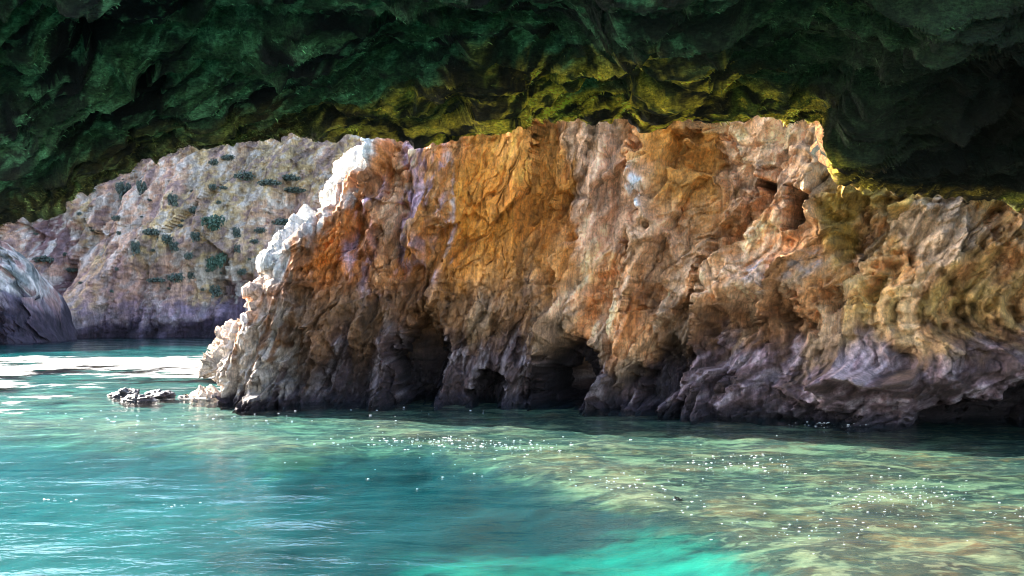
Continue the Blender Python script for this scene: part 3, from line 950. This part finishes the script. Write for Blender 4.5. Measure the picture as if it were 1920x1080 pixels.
def build_flecks():  # white flecks added as stand-ins for sun glints on the ripples
    spots = [(820, 830, 90, 10, 60), (950, 838, 70, 8, 40), (1380, 868, 60, 14, 40), (1180, 905, 60, 8, 20), (1660, 935, 70, 18, 50), (1500, 1000, 70, 16, 26),
             (1720, 925, 60, 12, 24), (1270, 940, 40, 12, 10), (1900, 960, 60, 14, 14), (1560, 960, 160, 40, 24), (1100, 870, 240, 26, 26), (700, 770, 120, 8, 10),
             (1560, 796, 50, 2, 14), (330, 945, 16, 3, 5), (110, 935, 20, 4, 6), (360, 790, 130, 10, 30)]
    g = np.random.default_rng(77)
    V, Q = [], []
    for cx, cy, sx, sy, n in spots:
        for k in range(int(n * 2.6)):
            px, py = g.normal(cx, sx * 1.1), g.normal(cy, sy * 0.9)
            if py < 762: continue
            X, D = at_water(px, py)
            r = D * 0.0009 * g.uniform(0.25, 1.0) ** 1.7
            z = float(wave_h(np.array([X]), np.array([D]))[0])
            b = len(V)
            m = 8
            for ring, (rr, hz) in enumerate(((1.0, 0.0), (0.75, 0.3))):
                for j in range(m):
                    a = j * 2 * math.pi / m
                    V.append((X + 2.2 * r * rr * math.cos(a), D + r * rr * math.sin(a), z + 0.004 + r * hz))
            V.append((X, D, z + 0.004 + r * 0.4))
            for j in range(m):
                j2 = (j + 1) % m
                Q.append((b + j, b + j2, b + m + j2, b + m + j))
                if j % 2 == 0:
                    Q.append((b + m + j, b + m + j2, b + m + (j + 2) % m, b + 2 * m))
    return raw_mesh("glint_flecks", np.array(V), np.array(Q))


def at_water(px, py, z=0.0):
    D = (CH - z) * F / (py - HY)
    return (px - 960) / F * D, D


M_FOAM = foam_mat()
M_FOAM_NEAR = M_FOAM.copy(); M_FOAM_NEAR.name = "drifting_foam_reflection"
for n_ in M_FOAM_NEAR.node_tree.nodes:
    if n_.type == 'MAPPING': n_.inputs['Scale'].default_value = (4.5, 7.0, 1)
patch = link("foam_reflection_patches", build_patches(), M_FOAM_NEAR)
tag(patch, "thin grey patches of foam and painted reflection on the turquoise pool", "foam", kind="stuff")
bm_, N_, L_ = new_mat("glint_white")
N_["Principled BSDF"].inputs['Base Color'].default_value = (0.85, 0.85, 0.85, 1)
N_["Principled BSDF"].inputs['Roughness'].default_value = 0.3
glints = link("glint_flecks", build_flecks(), bm_)
tag(glints, "tiny white flecks standing in for sun glints over the sunny shallows", "foam", kind="stuff")
foam = link("foam_and_glare", build_foam(), M_FOAM)
tag(foam, "white churned foam and painted sun glare on the water left of the orange rock", "foam", kind="stuff")

# ================================================================== FAR CLIFF
def build_cliff():
    cols, rows = 900, 420
    X = np.linspace(-120, 60, cols)
    Zv = np.linspace(-3, 36, rows)
    Xg, Zg = np.meshgrid(X, Zv)
    Y0 = 84.0 - 0.0 * Xg
    Y = Y0 + 0.5 * np.maximum(Zg, 0) + 0.05 * np.abs(Xg + 30)
    u = 960 + Xg / Y * F
    q = HY - (Zg - CH) / Y * F
    wu = u + 10 * fbm(P3(Xg, Zg, Y, 0.12, 131), 4)
    wq = q + 10 * fbm(P3(Xg, Zg, Y, 0.12, 135), 4)

    def ell(cx, cy, rx, ry, ang=0, s=1.0, soft=0.6):
        ca, sa = math.cos(math.radians(ang)), math.sin(math.radians(ang))
        ex = (wu - cx) * ca + (wq - cy) * sa
        ey = -(wu - cx) * sa + (wq - cy) * ca
        return s * (1 - sstep(1 - soft, 1 + soft * 0.6, np.hypot(ex / rx, ey / ry)))
    th = math.radians(-14)
    s1 = Xg * math.cos(th) + Zg * math.sin(th); s2 = -Xg * math.sin(th) + Zg * math.cos(th)
    d = ridged(P3(s1, s2, 0 * Xg, (0.10, 0.035, 1), 141), 5, 0.55) * 2.4
    d += fbm(P3(Xg, Zg, 0 * Xg, 0.06, 143), 3) * 2.0
    d += ridged(P3(s1, s2, 0 * Xg, (0.45, 0.22, 1), 145), 4, 0.6) * 0.4
    f1, f2 = worley(P3(Xg, Zg * 0.8, 0 * Xg, 0.5, 147))
    fa, ra = facets(P3(s1, s2, 0 * Xg, (0.22, 0.10, 1), 148))
    fb, rb = facets(P3(s1, s2, 0 * Xg, (0.7, 0.4, 1), 150))
    d += fa * 1.2 + fb * 0.35 + (f2 - f1) * 0.3
    d += fbm(P3(Xg, Zg, 0 * Xg, 1.6, 149), 3, 0.6) * 0.3
    # buttress running down to the left, recesses, wave-cut notch
    dist, _ = seg_dist(wu, wq, ((400, 420), (250, 500), (120, 610)))
    d += 2.2 * np.exp(-(dist / 60) ** 2)
    d -= ell(95, 440, 50, 60, 0, 2.0) + ell(120, 530, 30, 50, 20, 2.5) + ell(450, 570, 34, 50, 0, 2.5)
    d -= 0.6 * np.exp(-((Zg - 0.6) / 0.9) ** 2)
    d += 0.6 * np.exp(-((Zg - 3.0) / 1.6) ** 2)
    P = np.stack([Xg, Y - d, Zg], -1)

    def mix(c, rgb, m):
        m = np.clip(m, 0, 1)[..., None]
        return c * (1 - m) + lin(rgb) * m
    nz = fbm(P3(s1, s2, 0 * Xg, (0.22, 0.09, 1), 151), 5, 0.65)
    n2 = fbm(P3(s1, s2, 0 * Xg, (0.9, 0.45, 1), 153), 4, 0.65)
    c = np.ones(P.shape) * lin((208, 164, 138))
    c = mix(c, (212, 176, 128), sstep(-0.1, 0.4, nz))
    c = mix(c, (176, 150, 112), ell(500, 320, 90, 60, 0, 0.8))
    c = mix(c, (172, 146, 106), ell(440, 460, 60, 110, 0, 0.6))
    c = mix(c, (120, 84, 86), ell(95, 440, 60, 60, 0, 0.9))
    c = mix(c, (112, 76, 82), ell(120, 540, 30, 50, 20, 0.9))
    c = mix(c, (110, 72, 80), ell(450, 565, 36, 56, 0, 0.95))
    c = mix(c, (206, 190, 178), sstep(0.1, 0.4, n2) * 0.8)
    c = mix(c, (138, 114, 118), sstep(0.1, 0.45, -n2) * 0.7)
    c = mix(c, (176, 124, 118), ell(230, 540, 130, 60, 0, 0.4))
    c = c * (1 + 0.35 * (ra - 0.5) + 0.45 * (rb - 0.5))[..., None]
    zz = Zg + 0.7 * n2 + 0.8 * nz
    c = mix(c, (132, 112, 134), sstep(3.8, 2.4, zz) * 0.7)
    c = mix(c, (62, 48, 66), sstep(1.8, 1.1, zz) * 0.9)
    c = mix(c, (44, 30, 36), sstep(1.0, 0.4, zz) * 0.8)
    return grid_mesh("cliff", P, c * 0.8), P


cliff_me, CP = build_cliff()
cliff = link("cliff", cliff_me, M_CLIFF)
tag(cliff, "pale mauve and tan sea cliff dotted with shrubs across the bay", "cliff")

# ---- closer headland at the left edge
def build_headland():
    cols, rows = 420, 260
    X = np.linspace(-75, -29.0, cols)
    Zv = np.linspace(-2, 1, rows)
    t = (X - X[0]) / (X[-1] - X[0])
    # silhouette height over X (photo columns at 68 m)
    px = 984 + X / 71 * F
    top = CH + (HY - np.interp(px, [-800, -300, -60, 0, 20, 45, 75, 98, 112, 135, 150], [150, 300, 395, 428, 440, 462, 492, 540, 590, 634, 700])) / F * 71
    top = top + 0.5 * fbm(P3(X, 0 * X, 0 * X, 0.5, 167), 4, 0.6)
    s = np.linspace(0, 1, rows)[:, None]
    Z = -2 + (top[None, :] + 2) * np.sin(np.minimum(s * 1.25, 1) * math.pi / 2) ** 1.1
    Z = Z - np.maximum(s - 0.8, 0) * 5 * 3.0
    Y = 66 + 7 * s ** 1.5 + 0.0 * X[None, :] + np.maximum(s - 0.8, 0) * 20
    Xg = np.repeat(X[None, :], rows, 0)
    P = np.stack([Xg, Y, Z], -1)
    th = math.radians(35)
    s1 = Xg * math.cos(th) + Z * math.sin(th); s2 = -Xg * math.sin(th) + Z * math.cos(th)
    d = ridged(P3(s1, s2, Y, (0.35, 0.1, 0.2), 161), 5, 0.55) * 1.8 + ridged(P3(s1, s2, Y, (1.2, 0.5, 0.6), 163), 3, 0.6) * 0.35
    fa, ra = facets(P3(s1, s2, Y, (0.6, 0.22, 0.3), 168))
    d += fa * 1.7 + facets(P3(s1, s2, Y, (1.6, 0.7, 0.8), 169))[0] * 0.7
    d *= 1 - 0.5 * sstep(0.7, 0.8, s)
    P[..., 1] -= d
    P[..., 2] += 0.2 * d
    n2 = fbm(P3(s1, s2, Y, (0.9, 0.25, 0.5), 165), 4, 0.65)

    def mix(c, rgb, m):
        m = np.clip(m, 0, 1)[..., None]
        return c * (1 - m) + lin(rgb) * m
    c = np.ones(P.shape) * lin((214, 198, 190))
    c = mix(c, (160, 104, 96), sstep(0.0, 0.35, n2) * 0.75)
    c = mix(c, (94, 104, 104), sstep(0.05, 0.4, -n2) * 0.8)
    zz = Z + 1.2 * n2
    c = mix(c, (110, 88, 104), sstep(4.2, 2.8, zz) * 0.8)
    c = mix(c, (54, 42, 54), sstep(2.8, 1.9, zz) * 0.95)
    return grid_mesh("headland", P, c * 0.85)


head = link("headland", build_headland(), M_CLIFF)
tag(head, "pale grey rocky headland with dark foot at the left edge in front of the cliff", "headland")

# ---- shrubs on the cliff
def shrub_mesh(name, seed, n=420, flat=0.75):
    g = np.random.default_rng(seed)
    lobes = [(0, 0, 0.5, 0.55)] + [(math.cos(k * 1.3 + seed) * 0.5, math.sin(k * 1.3 + seed) * 0.35, 0.3 + 0.4 * g.random(), 0.26 + 0.2 * g.random()) for k in range(6)]
    V = []
    for k in range(n):
        cx, cy, cz, r = lobes[g.integers(len(lobes))]
        v = g.normal(size=3); v /= np.linalg.norm(v)
        p = np.array([cx, cy, cz]) + v * r * g.uniform(0.6, 1.05)
        p[2] *= flat
        a = g.normal(size=3); a /= np.linalg.norm(a)
        b = np.cross(a, g.normal(size=3)); b /= np.linalg.norm(b)
        s = g.uniform(0.07, 0.15)
        V += [p - a * s, p - b * s * .6, p + a * s, p + b * s * .6]
    V = np.array(V)
    return raw_mesh(name, V, np.arange(len(V)).reshape(-1, 4), None, False)


SH = [shrub_mesh("shrub", k + 1, flat=f) for k, f in enumerate((0.75, 1.0, 0.6))]
for k, me in enumerate(SH):
    me.materials.append(M_SHRUB)
SHG = shrub_mesh("shrub", 9, 520, 0.85); SHG.materials.append(M_SHRUBG)
cpx = 960 + CP[..., 0] / CP[..., 1] * F
cpy = HY - (CP[..., 2] - CH) / CP[..., 1] * F
# (column, row, width px, height px, mesh, label)
SHRUBS = [
    (400, 412, 46, 34, 3, "bright green rounded shrub, the greenest on the far cliff"),
    (398, 488, 24, 32, 3, "green shrub low on the cliff, left one of a touching pair"),
    (415, 480, 22, 34, 3, "green shrub low on the cliff, right one of a touching pair"),
    (462, 324, 40, 26, 0, "dark spreading shrub high on the pale yellow patch of cliff"),
    (508, 338, 46, 20, 2, "long low dark green shrub hugging a ledge of the yellow patch"),
    (548, 328, 40, 22, 2, "dark shrub on the cliff ledge nearest the white crest of the rock"),
    (556, 352, 44, 20, 2, "flat bluish shrub just below the ledge near the white crest"),
    (529, 412, 38, 26, 0, "round grey green shrub beside the sunlit crest of the orange rock"),
    (488, 428, 24, 16, 0, "small dark shrub directly left of the round grey green shrub"),
    (444, 432, 18, 30, 1, "upright dark shrub right of the greenest shrub"),
    (447, 462, 16, 22, 1, "small shrub right below the upright dark shrub"),
    (478, 450, 18, 14, 0, "smallest of the dark shrubs beside the orange rock"),
    (288, 428, 38, 24, 2, "wide dark shrub in the middle of the far cliff"),
    (312, 442, 30, 28, 0, "dark shrub overlapping the right of the wide middle shrub"),
    (330, 458, 22, 26, 1, "lowest shrub of the dark cluster in the middle of the cliff"),
    (256, 460, 22, 34, 1, "tall narrow shrub left of the dark middle cluster"),
    (238, 352, 34, 40, 1, "large hanging dark shrub high on the left part of the cliff"),
    (268, 346, 22, 36, 1, "hanging dark shrub right of the large high left one"),
    (220, 405, 18, 16, 0, "small round shrub under the high hanging shrubs"),
    (172, 352, 24, 16, 2, "small flat shrub near the roof edge high on the left"),
    (90, 480, 38, 22, 2, "flat grey green shrub above the headland"),
    (326, 372, 24, 34, 1, "narrow bluish shrub in a gully above the middle cluster"),
    (366, 388, 20, 20, 0, "small dark shrub left above the greenest shrub"),
    (370, 440, 22, 24, 1, "dim shrub between the middle cluster and the greenest shrub"),
    (356, 474, 18, 20, 0, "little shrub below and left of the greenest shrub"),
    (332, 514, 32, 26, 0, "dark shrub above the purple foot of the cliff"),
    (360, 512, 20, 20, 0, "small companion at the right of the shrub above the purple foot"),
    (300, 520, 34, 16, 2, "low flat shrub left of the shrub above the purple foot"),
    (455, 504, 18, 18, 0, "single small shrub on the yellow strip near the red recess"),
    (404, 540, 26, 30, 1, "bluish shrub low down beside the red recess"),
    (432, 292, 26, 16, 0, "small dark shrub touching the mossy rim near the cliff top"),
    (398, 345, 18, 18, 0, "tiny shrub left of the pale yellow patch"),
    (420, 348, 16, 12, 2, "tiny flat shrub on the left border of the yellow patch"),
    (400, 300, 20, 20, 0, "dim mauve grey shrub near the cliff top"),
    (182, 425, 30, 20, 2, "faint grey shrub on the left slope of the cliff"),
    (140, 500, 24, 16, 2, "faint flat shrub right of the headland crest"),
]
for k, (sx, sy, sw, sh, mi, lab) in enumerate(SHRUBS):
    j = np.argmin((cpx - sx) ** 2 + (cpy - (sy + sh * 0.35)) ** 2)
    p = CP.reshape(-1, 3)[j]
    o = bpy.data.objects.new("shrub", SHG if mi == 3 else SH[mi])
    COL.objects.link(o)
    mpp = p[1] / F
    o.location = (p[0], p[1] - 0.25 * sw * mpp, p[2] - 0.25 * sh * mpp)
    o.scale = (sw * mpp / 1.7, sw * mpp / 1.9, sh * mpp / 1.1)
    o.rotation_euler = (0, 0, random.uniform(-0.5, 0.5))
    tag(o, lab, "shrub", "shrubs growing on the far cliff")

MARKS = [(400, 412, "the greenest round shrub"), (406, 486, "the touching pair of green shrubs"), (462, 324, "the dark spreading shrub on the yellow patch"),
         (508, 338, "the long ledge shrub"), (529, 412, "the round grey green shrub by the white crest"), (288, 428, "the wide shrub in the cliff middle"),
         (256, 460, "the tall narrow shrub left of the middle cluster"), (238, 352, "the large hanging shrub high on the left"), (172, 352, "the flat shrub near the roof edge"),
         (90, 480, "the flat shrub above the headland"), (332, 514, "the shrub above the purple foot"), (444, 432, "the upright dark shrub"),
         (404, 540, "the bluish shrub by the red recess"), (140, 500, "the faint flat shrub near the headland crest"), (326, 372, "the narrow bluish gully shrub")]
g_ = np.random.default_rng(5)
used = set()
for k in range(70):
    sx, sy = (g_.uniform(60, 470), g_.uniform(290, 560))
    if sy < 420 - 0.42 * sx + 20 or any(abs(sx - a_[0]) < 20 and abs(sy - a_[1]) < 18 for a_ in SHRUBS): continue
    m_ = min(MARKS, key=lambda t: (t[0] - sx) ** 2 + (t[1] - sy) ** 2)
    ddx, ddy = sx - m_[0], sy - m_[1]
    where = ("right of" if ddx > 0 else "left of") if abs(ddx) > abs(ddy) else ("below" if ddy > 0 else "above")
    lab = "tiny dull scrub tuft " + where + " " + m_[2]
    if lab in used: continue
    used.add(lab)
    j = np.argmin((cpx - sx) ** 2 + (cpy - sy) ** 2)
    p = CP.reshape(-1, 3)[j]
    o = bpy.data.objects.new("scrub_tuft", SH[k % 3]); COL.objects.link(o)
    wd_ = g_.uniform(6, 12) * p[1] / F
    o.location = (p[0], p[1] - 0.2 * wd_, p[2] - 0.2 * wd_); o.scale = (wd_ / 1.5, wd_ / 1.6, wd_ / 1.3 * g_.uniform(0.7, 1.5))
    o.rotation_euler = (0, g_.uniform(-0.4, 0.4), g_.uniform(0, 6))
    tag(o, lab, "shrub", "tiny scrub tufts on the far cliff")

# ================================================================== SMALL ROCKS
def rock_mesh(name, seed, sx, sy, sz, n=70, rough=0.35, col=(70, 58, 60), col2=(150, 136, 130)):
    th = np.linspace(0, 2 * math.pi, n, endpoint=False)
    ph = np.linspace(0.02, math.pi - 0.02, n // 2)
    T, Ph = np.meshgrid(th, ph)
    d = np.stack([np.cos(T) * np.sin(Ph), np.sin(T) * np.sin(Ph), np.cos(Ph)], -1)
    f1, f2 = worley(d * 1.6 + seed * 3.1)
    r = 1 + rough * (fbm(d * 1.3 + seed * 5.3, 4, 0.6) + 0.8 * (f2 - f1) - 0.3) + 0.08 * ridged(d * 4 + seed, 3)
    P = d * r[..., None] * np.array([sx, sy, sz])
    nz = fbm(P * 3.0 / max(sx, .2) + seed, 4, 0.6)
    c = lin(col) * np.ones(P.shape)
    m = sstep(0.0, 0.5, nz)[..., None]
    c = c * (1 - m) + lin(col2) * m
    return grid_mesh(name, P, c, wrap=True)


def at_water(px, py, z=0.0):
    D = (CH - z) * F / (py - HY)
    return (px - 960) / F * D, D


for k, (px, py, sx, sy, sz, col, lab) in enumerate((
        (258, 750, 0.42, 0.4, 0.26, (26, 20, 22), "largest dark rock awash in the foam left of the orange rock"),
        (238, 742, 0.36, 0.4, 0.36, (44, 36, 38), "grey topped rock behind the largest dark rock in the foam"),
        (300, 742, 0.50, 0.4, 0.30, (50, 40, 42), "long low rock at the right of the surf rock cluster"),
        (218, 740, 0.20, 0.2, 0.16, (74, 62, 62), "smallest rock at the left tip of the surf rock cluster"),
        (345, 744, 0.16, 0.2, 0.10, (84, 70, 70), "barely exposed rock at the right tip of the surf rock cluster"))):
    X, D = at_water(px, py)
    o = link("surf_rock", rock_mesh("surf_rock", k + 1, sx, sy, sz * 0.62, rough=0.3, col=col, col2=(70, 58, 58)), M_SURF)
    o.location = (X, D, -0.03); o.rotation_euler = (0, 0, k)
    tag(o, lab, "rock", "small rocks in the foam")

for k, (px, py, sx, sy, sz, lab) in enumerate((
        (1268, 955, 0.30, 0.28, 0.22, "round dark submerged boulder at the edge of the turquoise pool"),
        (1725, 1030, 0.26, 0.24, 0.20, "dark submerged boulder in the lower right shallows"),
        (1130, 885, 0.5, 0.3, 0.16, "flat dark submerged rock in the middle of the sunny shallows"),
        (700, 782, 0.6, 0.35, 0.16, "dark weedy submerged rock in front of the hollow of the wall"),
        (1870, 1065, 0.5, 0.3, 0.2, "ochre edged submerged rock in the lower right corner"),
        (1440, 900, 0.42, 0.26, 0.15, "brown submerged rock in the right half of the shallows"))):
    X, D = at_water(px, py, -0.3)
    o = link("submerged_rock", rock_mesh("submerged_rock", k + 21, sx, sy, sz, rough=0.4, col=(62, 56, 48), col2=(120, 100, 66)), M_SURF)
    o.location = (X, D, -0.36 - sz * 0.2); o.rotation_euler = (0, 0, k * 1.7)
    tag(o, lab, "rock", "submerged rocks in the shallows")
